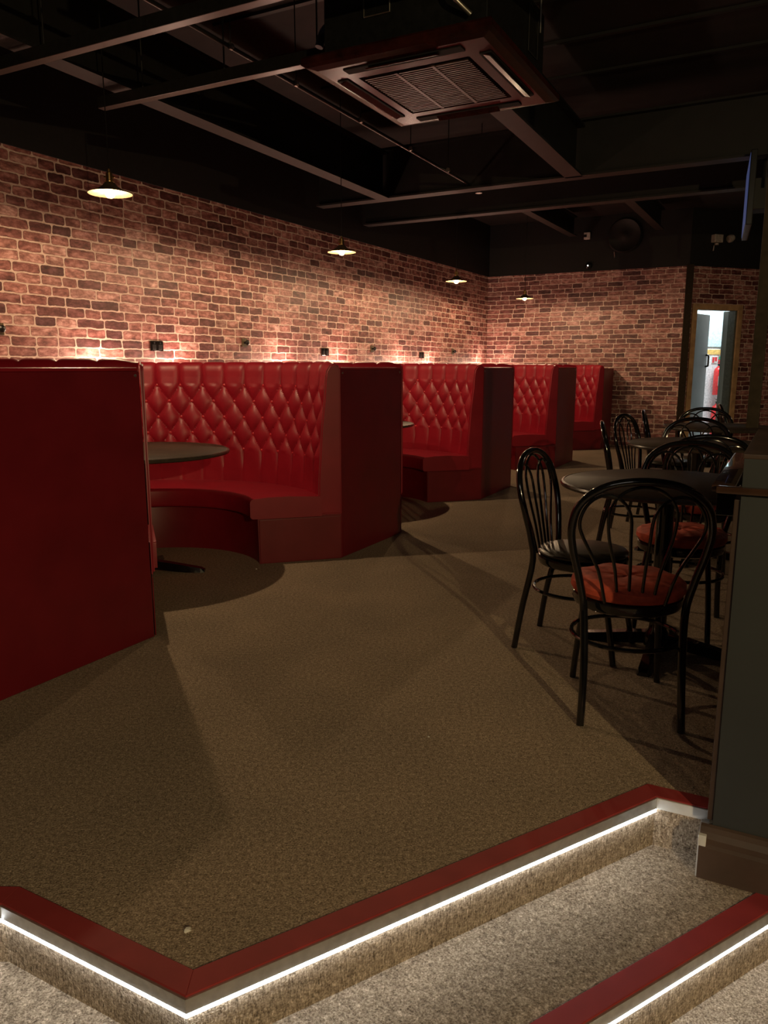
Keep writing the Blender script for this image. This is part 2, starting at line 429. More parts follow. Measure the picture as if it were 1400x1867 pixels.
sbeam('ceiling_beam', 7.68, -4.85, 7.60, 3.6, .15, 3.05, 3.55, M['steel_dark'], 'nearer of the two crosswise steel beams beyond the air conditioning unit')
sbeam('ceiling_beam', 8.92, -4.95, 8.86, 4.2, .15, 3.05, 3.60, M['steel_dark'], 'farther of the two crosswise steel beams, spanning right across the room')
# battens between the soffit boards
for i in range(9):
    s = 1.2 + i*.72
    a = W(s, -3.9); b = W(s, 1.5); bm = new(); ln = (b-a).length
    box(bm, (0, -.02, ZC-.022), (ln, .02, ZC-.001)); o = link('trim_%d' % (i+2), bm, M['steel_dark']); o.location = a
    o.rotation_euler = (0, 0, math.atan2((b-a).y, (b-a).x)); struct(o)
# cross trunking
for s, q0, q1, zb, lb in ((3.2, -4.6, -0.5, 2.95, 'black cable trunking crossing the top left, nearest the camera'), (3.93, -4.15, -2.3, 2.95, 'black cable trunking ending at the left corner of the air conditioning unit')):
    a = W(s, q0, 0); b = W(s, q1, 0); bm = new(); box(bm, (0, -.03, zb), ((b-a).length, .03, zb+.07), .004)
    o = link('cable_trunking', bm, M['pipe']); o.location = a; o.rotation_euler = (0, 0, math.atan2((b-a).y, (b-a).x)); tag(o, lb, 'trunking')
    for f in (.2, .55, .9):
        bm = new(); L_ = (b-a).length*f; tube(bm, [(L_, 0, zb+.07), (L_, 0, ZC)], .005, 6); link('hanger_rod', bm, M['pipe'], o)
# sprinkler pipe
pr = thing('sprinkler_pipe', 'thin black sprinkler pipe with bright clips running back across the ceiling', 'pipe')
bm = new(); tube(bm, [W(1.5, -3.0, 3.1), W(7.9, -3.05, 3.1)], .013, 10); link('pipe_run', bm, M['pipe'], pr, True)
for s in (2.6, 3.84, 4.5, 5.35, 6.2, 7.0, 7.85):
    bm = new(); p = W(s, -3.01, 0); tube(bm, [(p.x, p.y, 3.1), (p.x, p.y, ZC)], .004, 6); link('hanger_rod', bm, M['pipe'], pr)
    bm = new(); tube(bm, [W(s-.012, -3.01, 3.1), W(s+.012, -3.01, 3.1)], .019, 10); link('pipe_clip', bm, M['nut'], pr)
bm = new(); p = W(7.9, -3.05, 0); lathe(bm, [(0, 3.11), (.02, 3.11), (.02, 3.075), (.035, 3.07), (.035, 3.066), (0, 3.066)], 12, (p.x, p.y)); link('sprinkler_head', bm, M['nut'], pr)

# ------------------------------------------------------------ booths
def sector_grid(bm, prof_fn, t0, t1, n, closed=True):
    rings = []
    for i in range(n+1):
        t = t0 + (t1-t0)*i/n
        rings.append([bm.verts.new((r*math.cos(t), r*math.sin(t), z)) for r, z in prof_fn(t, i/n)])
    m = len(rings[0])
    for i in range(n):
        for j in range(m if closed else m-1):
            k = (j+1) % m
            bm.faces.new([rings[i][j], rings[i+1][j], rings[i+1][k], rings[i][k]])
    if closed:
        bm.faces.new(rings[0]); bm.faces.new(list(reversed(rings[-1])))
T0, T1_ = -PI/4, PI*1.25
NP = 32
def tuft(fr, z):
    x = fr*NP; zt, zb = 1.165, .685; rowh = (zt-zb)/4
    def cl(v): return max(0.0, min(1.0, v))
    fade = cl((min(fr, 1-fr)*5.3)/.10)
    if z > zt:
        k = abs(math.sin(PI*x)); h = .026*(min(1, k*1.6)**.5)*(1 - .55*cl((z-zt)/.12)) + .008*cl((z-zt)/.12)
        return h*fade
    if z < zb:
        k = abs(math.sin(PI*x)); g = cl((zb-z)/.17)
        return (.028*(min(1, k*1.25)**.5)*(1-g) + .010*g + .0045*g*min(1, k*3))*fade
    v = (z-zt)/(2*rowh)
    a = x + v; b = x - v
    sa, sb = abs(math.sin(PI*a)), abs(math.sin(PI*b))
    h = .034*((sa*sb)**.40)
    return h*fade
def back_profile(t, fr):
    pts = []
    zs = [.30 + (1.235-.30)*j/76 for j in range(77)]
    for z in zs:
        r = 1.085 + .085*(z-.30)/.95
        pts.append((r + .020 - tuft(fr, z), z))
    pl = tuft(fr, 1.24)
    edge = min(1.0, min(fr, 1-fr)*5.3/.05)
    for a in (0, 25, 50, 75, 95, 120, 150, 175):
        ar = math.radians(a)
        pts.append((1.222 - (.033+pl)*math.cos(ar) if a < 90 else 1.222 - .042*math.cos(ar), 1.265 + (.060 + .014*edge*min(1, pl/.02))*math.sin(ar)))
    pts.append((1.262, 1.20)); pts.append((1.262, .30))
    return pts
def cushion_profile(t, fr):
    r0, r1, z0, z1 = .640, 1.120, .31, .445; pts = []
    c = .028
    for cx, cz, a0 in ((r0+c, z1-c, 180), (r1-.01, z1-.01, 90)):
        for k in range(5):
            a = math.radians(a0 - k*22.5); rr = c if cx < .8 else .01
            pts.append((cx + rr*math.cos(a), cz + rr*math.sin(a)))
    # slight crown
    pts = pts[:5] + [(r0 + .12, z1+.008), (r0+.25, z1+.010), (r1-.1, z1+.004)] + pts[5:]
    pts += [(r1, z0), (r0+.05, z0)]
    for k in range(4):
        a = math.radians(270 - k*30); pts.append((r0+.02+.02*math.cos(a), z0+.02+.02*math.sin(a)))
    return pts
def make_booth():
    root = thing('circular_booth_seat', 'x', 'booth seat')
    bm = new(); sector_grid(bm, lambda t, f: [(.695, 0), (.690, .30), (.695, .312), (1.262, .312), (1.262, 0)], T0+.003, T1_-.003, 90)
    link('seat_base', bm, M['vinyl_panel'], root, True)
    bm = new(); sector_grid(bm, cushion_profile, T0-.027, T1_+.027, 110)
    link('seat_cushion', bm, M['vinyl'], root, True)
    bm = new(); sector_grid(bm, back_profile, T0+.004, T1_-.004, 544)
    # buttons sit in the tufting pattern of the same upholstery
    zt, zb = 1.165, .685; rowh = (zt-zb)/4
    for rI in range(5):
        z = zt - rI*rowh
        for k in range(NP+1):
            x = k + (.5 if rI % 2 else 0)
            fr = x/NP
            if fr < .03 or fr > .97: continue
            t = T0 + (T1_-T0)*fr; r = 1.085 + .085*(z-.30)/.95 + .016
            mt = Matrix.Translation((r*math.cos(t), r*math.sin(t), z)) @ Matrix.Rotation(t, 4, 'Z') @ Matrix.Rotation(-PI/2, 4, 'Y')
            lathe(bm, [(.0125, -.002), (.0115, .005), (.007, .0085), (0, .0098)], 8, mi=1, mtx=mt)
    link('tufted_backrest', bm, [M['vinyl'], M['button']], root, True)
    for side, t in ((0, T0), (1, T1_)):
        # smooth padded facing on the cut end of the back
        bm = new()
        prof = [(1.098, .316), (1.104, .55), (1.128, .9), (1.150, 1.10), (1.158, 1.22), (1.168, 1.275), (1.19, 1.312), (1.222, 1.326), (1.25, 1.312), (1.262, 1.28), (1.262, .316)]
        f = bm.faces.new([bm.verts.new((r, 0, z)) for r, z in prof])
        ex = bmesh.ops.extrude_face_region(bm, geom=[f]); vv = [v for v in ex['geom'] if isinstance(v, bmesh.types.BMVert)]
        bmesh.ops.translate(bm, vec=(0, -.016 if side == 0 else .016, 0), verts=vv)
        caps = [e for e in bm.edges if all(v in vv for v in e.verts)]
        bmesh.ops.bevel(bm, geom=caps, offset=.010, segments=3, affect='EDGES')
        link('arm_facing', bm, M['vinyl'], root, True, rot=(0, 0, t))
        bm = new(); box(bm, (.700, -.006 if side == 0 else 0, .004), (1.258, 0 if side == 0 else .006, .300), .003)
        link('base_facing', bm, M['vinyl_panel'], root, rot=(0, 0, t))
    return root
booth = make_booth()
blabels = ['nearest curved booth with red deep-buttoned back and round table, left of centre', 'second curved red booth back from the camera, mid photo',
    'third curved red booth back from the camera, with dark seat base beside the aisle', 'farthest and smallest curved red booth, next to the brick end wall']
centres = [3.55, 6.25, 8.95, 11.65]
for i, s in enumerate(centres):
    o = booth if i == 0 else copy_tree(booth)
    o.location = W(s, -3.56); o.rotation_euler = (0, 0, ROW)
    tag(o, blabels[i], 'booth seat', 'circular booths along the brick wall')

# partitions between booths: red vinyl boxes with hollow sides following the round backs
def make_partition():
    root = thing('booth_partition', 'x', 'booth partition')
    R = 1.266; yf = -.88; yb = 1.345
    def side(y):
        a = min(abs(y), R)
        return 1.35 - math.sqrt(max(0, R*R-a*a))
    ys = [yf + (1.262-yf)*i/40 for i in range(41)]
    right = [(side(y), y) for y in ys] + [(1.349, yb)]
    left = [(-x, y) for x, y in reversed(right)]
    right[0] = (.448, yf); left[-1] = (-.448, yf)
    bm = new(); prism(bm, right + left, 0, 1.268)
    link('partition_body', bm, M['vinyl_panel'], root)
    bm = new(); box(bm, (-.452, yf-.014, .002), (.452, yf, 1.282), .006)
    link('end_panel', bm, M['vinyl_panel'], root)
    bm = new(); tube(bm, [(-.44, yf-.006, 1.290), (.44, yf-.006, 1.290)], .009, 8)
    link('top_piping', bm, M['vinyl'], root, True)
    for sx in (-1, 1):
        bm = new(); lathe(bm, [(.008, 0), (.007, .003), (0, .005)], 10, mtx=Matrix.Translation((sx*.425, yf-.014, 1.262)) @ Matrix.Rotation(PI/2, 4, 'X'))
        link('panel_stud', bm, M['nut'], root, True)
    return root
part = make_partition()
plabels = ['large dark red booth partition filling the left foreground', 'dark red booth partition panel just right of the nearest booth',
    'dark red booth partition between the second and third booths', 'narrow brown-red booth partition between the third and farthest booths', 'last booth partition, slim dark end against the far brick wall']
for i, s in enumerate((2.2, 4.9, 7.6, 10.3, 13.0)):
    if i == 4:
        root = thing('booth_partition', plabels[4], 'booth partition', W(13.0, -3.56), ROW, 'partitions between the booths')
        def side(y):
            a = min(abs(y), 1.266); return 1.35 - math.sqrt(max(0, 1.266**2-a*a))
        ys = [-.88 + 2.142*k/30 for k in range(31)]
        pts = [(.27, -.88)] + [(.27, 1.30)] + [(-side(y), y) for y in reversed(ys)]
        bm = new(); prism(bm, pts, 0, 1.268); link('partition_body', bm, M['vinyl_panel'], root)
        bm = new(); box(bm, (-.452, -.894, .002), (.27, -.88, 1.282), .006); link('end_panel', bm, M['vinyl_panel'], root)
        continue
    o = part if i == 0 else copy_tree(part)
    o.location = W(s, -3.56); o.rotation_euler = (0, 0, ROW); tag(o, plabels[i], 'booth partition', 'partitions between the booths')
# uplighters tucked behind the booth backs, washing the wallpaper
for u in (3.0, 4.64, 5.50, 7.15, 8.30, 9.95, 10.9, 12.85):
    p = L0 + ldir*u + Vector((ldir.y, -ldir.x, 0))*.17
    light('booth_uplight', 'POINT', (p.x, p.y, 1.30), UPLIGHT_W, (1.0, .68, .50), shadow_soft_size=.04)

# ------------------------------------------------------------ tables
def make_table(r, h=.79, name='round_table'):
    root = thing(name, 'x', 'table')
    bm = new(); lathe(bm, [(0, h-.028), (r-.012, h-.028), (r-.003, h-.022), (r, h-.014), (r-.002, h-.004), (r-.008, h), (0, h)], 72); link('table_top', bm, M['table_top'], root, True)
    bm = new(); tube(bm, [(r*math.cos(2*PI*i/72), r*math.sin(2*PI*i/72), h-.013) for i in range(72)], .0125, 8, closed=True); link('table_edge_band', bm, M['table_edge'], root, True)
    bm = new(); lathe(bm, [(0, .02), (.06, .02), (.062, .07), (.042, .10), (.038, .14), (.038, h-.08), (.05, h-.05), (.15, h-.036), (.15, h-.028), (0, h-.028)], 24); link('column', bm, M['chair_metal'], root, True)
    for k in range(4):
        bm = new()
        secs = [(.03, .040, .035, .085), (.14, .036, .018, .068), (.26, .034, .004, .045), (.35, .032, 0, .028), (.375, .024, 0, .016)]
        rings = []
        for x, w, z0, z1 in secs: rings.append([bm.verts.new(v) for v in ((x, -w, z0), (x, w, z0), (x, w*.7, z1), (x, -w*.7, z1))])
        for a, b in zip(rings, rings[1:]):
            for j in range(4): bm.faces.new([a[j], a[(j+1) % 4], b[(j+1) % 4], b[j]])
        bm.faces.new(rings[0]); bm.faces.new(list(reversed(rings[-1])))
        link('foot', bm, M['chair_metal'], root, rot=(0, 0, k*PI/2))
    return root
bt = make_table(.545)
btl = ['round dark brown table in the nearest booth, half hidden by the front partition', 'round dark table in the second booth, only its rim showing past the partition',
       'round table in the third booth, hidden behind its partition', 'round table in the farthest booth, hidden behind its partition']
for i, s in enumerate(centres[:2]):
    o = bt if i == 0 else copy_tree(bt)
    o.location = W(s, -3.56) + Vector((-.035, 0, 0)); o.rotation_euler = (0, 0, .04); tag(o, btl[i], 'table', 'round tables in the booths')
ft = make_table(.46)
tps = [((1.28, 3.43), 'round dark café table nearest the camera, between the chairs on the right'), ((2.15, 5.25), 'second round dark table on the right, behind the nearest one'), ((2.95, 6.80), 'farthest round dark table in front of the doorway')]
for i, (p, lb) in enumerate(tps):
    o = ft if i == 0 else copy_tree(ft)
    o.location = (p[0], p[1], 0); o.rotation_euler = (0, 0, ROW); tag(o, lb, 'table', 'free-standing round tables beside the low wall')

# ------------------------------------------------------------ bentwood style chairs
def make_chair(seat_mat, thick):
    root = thing('bistro_chair', 'x', 'chair')
    half = [(-.178, -.255, 0), (-.172, -.225, .2), (-.178, -.180, .42), (-.200, -.185, .54), (-.230, -.205, .66), (-.237, -.225, .745), (-.210, -.245, .832), (-.125, -.262, .894), (0, -.268, .914)]
    path = half + [(-x, y, z) for x, y, z in reversed(half[:-1])]
    sp_ = smooth_path(path, 6)
    n = len(sp_); zc = [p.z for p in sp_]
    bm = new(); i0 = next(i for i, p in enumerate(sp_) if p.z > .40); i1 = n-1-i0
    tube(bm, sp_[i0:i1+1], .0145, 12); link('hoop_back', bm, M['chair_metal'], root, True)
    bm = new(); tube(bm, sp_[:i0+1], .0145, 12); link('leg', bm, M['chair_metal'], root, True)
    bm = new(); tube(bm, sp_[i1:], .0145, 12); link('leg', bm, M['chair_metal'], root, True)
    for sx in (-1, 1):
        bm = new(); tube(bm, smooth_path([(sx*.135, .120, .425), (sx*.150, .150, .30), (sx*.165, .185, .12), (sx*.172, .205, 0)], 4), .0135, 12); link('leg', bm, M['chair_metal'], root, True)
    def back_y(z): return -.185 - .085*max(0, (z-.46))/.46
    def arch(x0, x1, xw0, xw1, ztop, zlow=.452):
        # a spindle rising from the seat, curling over below the hoop and coming down again
        pts = [(x0, zlow), (x0 + (xw0-x0)*.30, .58), (x0 + (xw0-x0)*.85, .70)]
        cx, rx = (xw0+xw1)/2, (xw1-xw0)/2; ry = min(.11, ztop-.745)
        pts += [(cx - rx*math.cos(PI*k/8), ztop-ry + ry*math.sin(PI*k/8)) for k in range(9)]
        pts += [(x1 + (xw1-x1)*.85, .70), (x1 + (xw1-x1)*.30, .58), (x1, zlow)]
        return smooth_path([(x, back_y(z), z) for x, z in pts], 3)
    for a in (arch(-.105, -.022, -.212, -.035, .862), arch(.022, .105, .035, .212, .862), arch(-.062, .062, -.115, .115, .895)):
        bm = new(); tube(bm, a, .0062, 8); link('back_spindle', bm, M['chair_metal'], root, True)
    bm = new(); lathe(bm, [(0, .400), (.185, .400), (.200, .408), (.207, .425), (.205, .444), (.192, .450), (0, .450)], 48); link('seat_frame', bm, M['chair_metal'], root, True)
    bm = new()
    if thick: pr_ = [(0, .449), (.17, .449), (.203, .453), (.214, .470), (.212, .492), (.192, .508), (.12, .516), (.03, .513), (0, .508)]
    else: pr_ = [(0, .449), (.185, .449), (.200, .455), (.205, .464), (.196, .474), (.15, .483), (0, .487)]
    lathe(bm, pr_, 48)
    if thick:
        for v in bm.verts:
            if v.co.z > .48: 
                a = math.atan2(v.co.y, v.co.x); r = math.hypot(v.co.x, v.co.y)
                v.co.z += .004*math.sin(7*a + r*40) - .006*math.exp(-((r-.07)/.03)**2)*(.5+.5*math.cos(4*a))
    link('seat', bm, seat_mat, root, True)
    bm = new(); tube(bm, [(.205*math.cos(2*PI*i/48), -.015 + .205*math.sin(2*PI*i/48), .285) for i in range(48)], .0085, 8, closed=True); link('stretcher_ring', bm, M['chair_metal'], root, True)
    return root
ch_b = make_chair(M['seat_orange'], True); ch_k = make_chair(M['seat_black'], False)
used = {}
def place_chair(kind, rear, fx, fy, label):
    src = ch_b if kind == 'o' else ch_k
    o = copy_tree(src) if used.get(kind) else src
    used[kind] = True
    f = Vector((fx, fy)).normalized()
    o.location = (rear[0] + f.x*.255, rear[1] + f.y*.255, 0); o.rotation_euler = (0, 0, math.atan2(f.y, f.x) - PI/2)
    tag(o, label, 'chair', 'black hoop-backed metal chairs')
place_chair('o', (.90, 2.615), .165, .986, 'nearest black metal chair seen from behind, with orange-red cushion')
place_chair('k', (.705, 3.60), .861, -.508, 'black metal chair with olive-black seat standing left of the nearest table')
place_chair('o', (1.60, 3.97), -.46, -.885, 'orange-cushioned chair facing the camera across the nearest table')
place_chair('o', (1.86, 4.36), .30, .95, 'chair with its back to us between the first and second tables')
place_chair('k', (1.56, 5.48), .96, -.28, 'black chair seen edge-on, left of the second table')
place_chair('o', (2.38, 5.86), -.46, -.885, 'chair on the far side of the second table, its seat orange behind the hoops')
place_chair('k', (1.97, 6.32), .77, -.64, 'black chair with hoop at three-quarter view, next beyond the edge-on one')
place_chair('k', (2.34, 6.95), .93, -.35, 'black chair standing alone against the brick end wall, left of the far table')
place_chair('k', (3.06, 7.35), -.35, -.93, 'farthest black chair, hoop outlined against the bright doorway')
place_chair('k', (3.50, 8.05), .95, -.30, 'black chair edge-on in front of the doorway, poking above the others')

# ------------------------------------------------------------ low wall, rail, post at the right
LWs, LWq = 2.235, -.098
lowwall = thing('low_dividing_wall', 'slate grey low wall with brown capping at the right edge', 'low wall', W(LWs, LWq), ROW)
# local x = along the row (away), local y = towards the booths; wall spreads to -y
def lw(name, lo, hi, m, bev=0.0, parent=lowwall): return obox(name, lo, hi, m, parent, bev)
lw('wall_panel', (0, -2.4, -TR), (1.02, 0, 1.062), M['grey_wall'])
lw('capping', (-.003, -2.4, 1.062), (1.024, .004, 1.075), M['brown_top'], .003)
lw('side_trim', (.006, .0, .004), (1.00, .016, .95), M['brown_top'], .002)
bm = new()
prof = [(0, -TR), (0, -TR+.085), (-.0, -TR+.10), (.008, -TR+.108), (.008, -TR+.125), (.018, -TR+.14), (.022, -TR+.155), (.030, -TR+.16), (.030, -TR)]
a = [bm.verts.new((x-.032, .030, z)) for x, z in prof]; b = [bm.verts.new((x-.032, -2.4, z)) for x, z in prof]
bm.faces.new(a); bm.faces.new(list(reversed(b)))
for i in range(len(prof)): j = (i+1) % len(prof); bm.faces.new([a[i], b[i], b[j], a[j]])
link('skirting', bm, M['skirt'], lowwall)
bm = new(); box(bm, (-.03, .012, -TR), (.06, .034, -.03), .002); link('corner_filler', bm, M['alu_white'], lowwall)
rail = thing('drinks_rail', 'glossy bronze-brown drinks shelf fixed around the top of the low wall', 'shelf', W(LWs, LWq, .968), ROW)
bm = new(); box(bm, (-.026, -2.4, 0), (-.002, .062, .020), .006); link('front_shelf', bm, M['bronze'], rail, True)
bm = new(); box(bm, (.0, .014, 0), (.90, .075, .020), .006); link('side_shelf', bm, M['bronze'], rail, True)
for x in (.15, .75):
    bm = new(); box(bm, (x, .010, -.09), (x+.02, .07, 0), .003); link('shelf_bracket', bm, M['chair_metal'], rail)
bm = new(); box(bm, (-.021, -.021, 0), (.021, .021, ZC-1.076), .003)
o = link('steel_post', bm, M['post'], None, loc=W(LWs+.98, LWq-.026, 1.0755), rot=(0, 0, ROW)); tag(o, 'slim brown steel post rising from the low wall at the right edge', 'post')

# ------------------------------------------------------------ pendants
def make_pendant():
    root = thing('pendant_lamp', 'x', 'pendant lamp')
    # origin at bulb centre
    bm = new(); tube(bm, [(0, 0, .11), (0, 0, ZC-2.325)], .0035, 6); link('cord', bm, M['pipe'], root)
    bm = new(); lathe(bm, [(0, .135), (.008, .135), (.010, .118), (.020, .112), (.022, .070), (.026, .066), (.026, .058), (.022, .052), (.022, .030), (0, .030)], 20); link('lamp_holder', bm, M['brass'], root, True)
    for sx in (-1, 1):
        bm = new(); lathe(bm, [(.006, 0), (.006, .012), (0, .014)], 8, mtx=Matrix.Translation((sx*.020, 0, .09)) @ Matrix.Rotation(sx*PI/2, 4, 'Y')); link('screw', bm, M['brass'], root)
    bm = new(); lathe(bm, [(.022, .062), (.030, .056), (.045, .038), (.075, .018), (.126, .000), (.130, -.003), (.126, -.001)], 48); link('shade', bm, M['shade_top'], root, True)
    bm = new(); lathe(bm, [(.022, .058), (.030, .052), (.045, .034), (.075, .014), (.128, -.005)], 48); link('shade_lining', bm, M['shade'], root, True)
    bm = new(); lathe(bm, [(0, .040), (.013, .036), (.015, .026), (.026, .012), (.029, -.002), (.026, -.016), (.015, -.027), (0, -.031)], 20); link('bulb', bm, M['bulb'], root, True)
    return root
pend = make_pendant()
pl = ['largest pendant lamp, top left over the nearest booth', 'second pendant lamp, over the second booth', 'third pendant lamp, small, near the corner of the brick walls', 'smallest pendant lamp, in front of the far brick wall']
for i, s in enumerate(centres):
    o = pend if i == 0 else copy_tree(pend)
    o.location = W(s, -3.72, 2.325); tag(o, pl[i], 'pendant lamp', 'pendant lamps over the booths')
    light('pendant_light', 'POINT', W(s, -3.72, 2.325-.004), PENDANT_W, (1.0, .69, .40), shadow_soft_size=.016)

# ------------------------------------------------------------ sockets and brackets on the brick wall
wang = math.atan2(ldir.y, ldir.x)
def onwall(u, z): p = L0 + ldir*u; return Vector((p.x, p.y, z))
for i, (u, z, lb) in enumerate(((5.286, 1.486, 'black chrome double socket on the brick wall above the nearest booth, left end'), (8.03, 1.480, 'black chrome double socket above the partition beyond the nearest booth'), (10.66, 1.476, 'small black chrome socket on the wall above the second booth'))):
    r = thing('wall_socket', lb, 'socket', onwall(u, z), wang, 'double sockets on the brick wall')
    obox('face_plate', (-.075, -.012, -.045), (.075, 0, .045), M['chrome_black'], r, .004)
    for sx in (-.037, .037):
        obox('socket_outlet', (sx-.022, -.0145, -.030), (sx+.022, -.012, .012), M['black_plastic'], r, .001)
        obox('rocker_switch', (sx-.008, -.018, .018), (sx+.008, -.012, .034), M['black_plastic'], r, .001)
for i, (u, z, lb) in enumerate(((3.745, 1.572, 'brass plate with black knob on the wall, cut by the left edge of the photo'), (6.518, 1.549, 'brass plate with black knob on the wall above the nearest booth'),
        (9.171, 1.541, 'brass plate with black knob on the wall above the first gap past the nearest booth'), (11.805, 1.550, 'brass plate with black knob nearest the corner of the room'))):
    r = thing('dimmer_switch', lb, 'wall fitting', onwall(u, z), wang, 'brass plates with black knobs')
    obox('back_plate', (-.042, -.010, -.042), (.042, 0, .042), M['brass_plate'], r, .003)
    bm = new(); lathe(bm, [(.012, 0), (.012, .022), (.022, .026), (.027, .034), (.025, .044), (.015, .050), (0, .051)], 20, mtx=Matrix.Translation((0, -.010, 0)) @ Matrix.Rotation(PI/2, 4, 'X'))
    link('knob', bm, M['black_plastic'], r, True)

# ------------------------------------------------------------ air conditioning cassette
ac = thing('ceiling_cassette', 'dark maroon square air conditioning cassette with dusty grille, top centre', 'air conditioner', (.283, 4.37, 2.735), ROW)
hx, hy = .545, .495
bm = new(); box(bm, (-.43, -.43, .06), (.43, .43, .42), .006); link('casing', bm, M['black_plastic'], ac)
# panel ring with slots: outer frame tapers to a lower inner face
bm = new()
def ring(x, y, z): return [bm.verts.new(v) for v in ((-x, -y, z), (x, -y, z), (x, y, z), (-x, y, z))]
rs = [ring(hx-.01, hy-.01, .062), ring(hx, hy, .05), ring(hx, hy, .022), ring(hx-.02, hy-.02, .012), ring(hx-.06, hy-.06, .004), ring(.315, .30, .004), ring(.30, .285, .018)]
for a, b in zip(rs, rs[1:]):
    for j in range(4): bm.faces.new([a[j], b[j], b[(j+1) % 4], a[(j+1) % 4]])
bm.faces.new(rs[-1]); bm.faces.new(rs[0])
link('fascia_panel', bm, M['cassette'], ac)
for k, (cx, cy, lx, ly) in enumerate(((0, -.385, .33, .030), (0, .385, .33, .030), (-.42, 0, .030, .31), (.42, 0, .030, .31))):
    bm = new(); box(bm, (cx-lx, cy-ly, -.001), (cx+lx, cy+ly, .006)); sl = link('air_slot', bm, M['slot'], ac)
    bm = new()
    m4 = Matrix.Translation((cx, cy, -.004)) @ (Matrix.Rotation(math.radians(18 if cy < 0 else -18), 4, 'X') if abs(cy) > .1 else Matrix.Rotation(math.radians(18 if cx > 0 else -18), 4, 'Y'))
    box(bm, (-lx*.96, -ly*.6, -.0025), (lx*.96, ly*.6, .0025), mtx=m4); link('air_flap', bm, M['cassette'], sl)
bm = new()
n_s = 24
for i in range(n_s):
    x = -.29 + .58*(i+.5)/n_s
    box(bm, (x-.006, -.28, .001), (x+.006, .28, .012))
for yy in (-.10, .10): box(bm, (-.295, yy-.008, -.001), (.295, yy+.008, .009))
link('intake_grille', bm, M['grille'], ac)
for sx, sy in ((-.33, -.5), (-.33, .5), (.33, -.5), (.33, .5)):
    bm = new(); tube(bm, [(sx, sy*.88, .30), (sx, sy*.88, ZC-2.735)], .005, 6); link('hanging_rod', bm, M['nut'], ac)
# bracket outline, pipework on top of the unit
bm = new(); y_ = -.0
tube(bm, [(-.436, .20, .22), (-.436, .20, .36), (-.436, .06, .36), (-.436, .06, .22), (-.436, .20, .22)], .004, 6); link('wire_bracket', bm, M['nut'], ac)
bm = new(); tube(bm, [(.15, -.436, .16), (.15, -.436, .38), (.30, -.436, .38), (.30, -.436, .16), (.15, -.436, .16)], .003, 6); link('wire_bracket', bm, M['steel_dark'], ac)
bm = new(); tube(bm, smooth_path([(-.44, -.12, .40), (-.50, -.14, .40), (-.53, -.18, .36), (-.50, -.22, .33), (-.44, -.23, .33)], 6), .018, 10); link('pipe_elbow', bm, M['copper'], ac, True)
bm = new(); tube(bm, smooth_path([(-.43, -.24, .26), (-.50, -.26, .24), (-.52, -.30, .18), (-.46, -.36, .12)], 6), .012, 10); link('drain_hose', bm, M['nut'], ac, True)
bm = new(); tube(bm, smooth_path([(-.20, .43, .33), (-.20, .50, .34), (-.22, .56, .30), (-.24, .58, .22)], 6), .022, 10); link('drain_hose', bm, M['bluehose'], ac, True)
bm = new(); lathe(bm, [(0, 0), (.016, 0), (.016, .02), (0, .02)], 6, mtx=Matrix.Translation((-.28, .50, .14))); link('fixing_nut', bm, M['nut'], ac)

# ------------------------------------------------------------ far end: doorway
door = thing('door_frame', 'x', 'x', K2, math.atan2(E2.y, E2.x))
del door['label'], door['category']; door.name = 'door_1'; struct(door)
obox('jamb', (.11, -.025, 0), (.20, .13, 2.29), M['frame_wood'], door, .004)
obox('jamb', (1.02, -.025, 0), (1.11, .13, 2.29), M['frame_wood'], door, .004)
obox('lintel', (.20, -.025, 2.20), (1.02, .13, 2.29), M['frame_wood'], door, .004)
obox('jamb_lining', (.985, .0, 0), (1.019, .15, 2.199), M['jamb'], door)
leaf = thing('door_leaf_pivot', 'x', 'x'); del leaf['label'], leaf['category']
leaf.parent = door; leaf.location = (.215, .135, 0); leaf.rotation_euler = (0, 0, math.radians(27)); leaf.name = 'door_leaf'
obox('leaf_panel', (0, 0, .01), (.80, .044, 2.16), M['door_grey'], leaf, .003)
bm = new(); tube(bm, smooth_path([(.73, -.005, 1.50), (.73, -.045, 1.49), (.73, -.05, 1.42), (.73, -.05, 1.34), (.73, -.045, 1.32), (.73, -.005, 1.31)], 4), .016, 8); link('pull_handle', bm, M['black_plastic'], leaf, True)
# corridor beyond
fr = door.matrix_basis.copy() if False else None
def dp(e, w, z=0): p = K2 + E2*e + N2*w; return Vector((p.x, p.y, z))
wall_seg('wall_corridor_back', dp(.06, 1.5), dp(4.2, 1.5), 0, 2.7, M['white_wall'])
wall_seg('wall_corridor_left', dp(.06, .12), dp(.06, 1.5), 0, 2.7, M['white_wall'], th=.06)
wall_seg('wall_corridor_right', dp(4.0, 1.5), dp(4.0, .12), 0, 2.7, M['white_wall'], th=.06)
bm = new(); prism(bm, [(p.x, p.y) for p in (dp(.06, .13), dp(4.06, .13), dp(4.06, 1.6), dp(.06, 1.6))], 2.7, 2.76); struct(link('ceiling_corridor', bm, M['white_wall']))
bm = new(); prism(bm, [(p.x, p.y) for p in (dp(.06, .10), dp(4.06, .10), dp(4.06, 1.6), dp(.06, 1.6))], -.06, 0.001); struct(link('floor_corridor', bm, M['white_wall']))
cl = light('corridor_light', 'AREA', dp(1.7, .85, 2.66), BACKROOM_W, (.80, .97, 1.0), shape='RECTANGLE', size=1.4, size_y=.4)
aim(cl, dp(1.7, .85, 0))
ea = math.atan2(E2.y, E2.x)
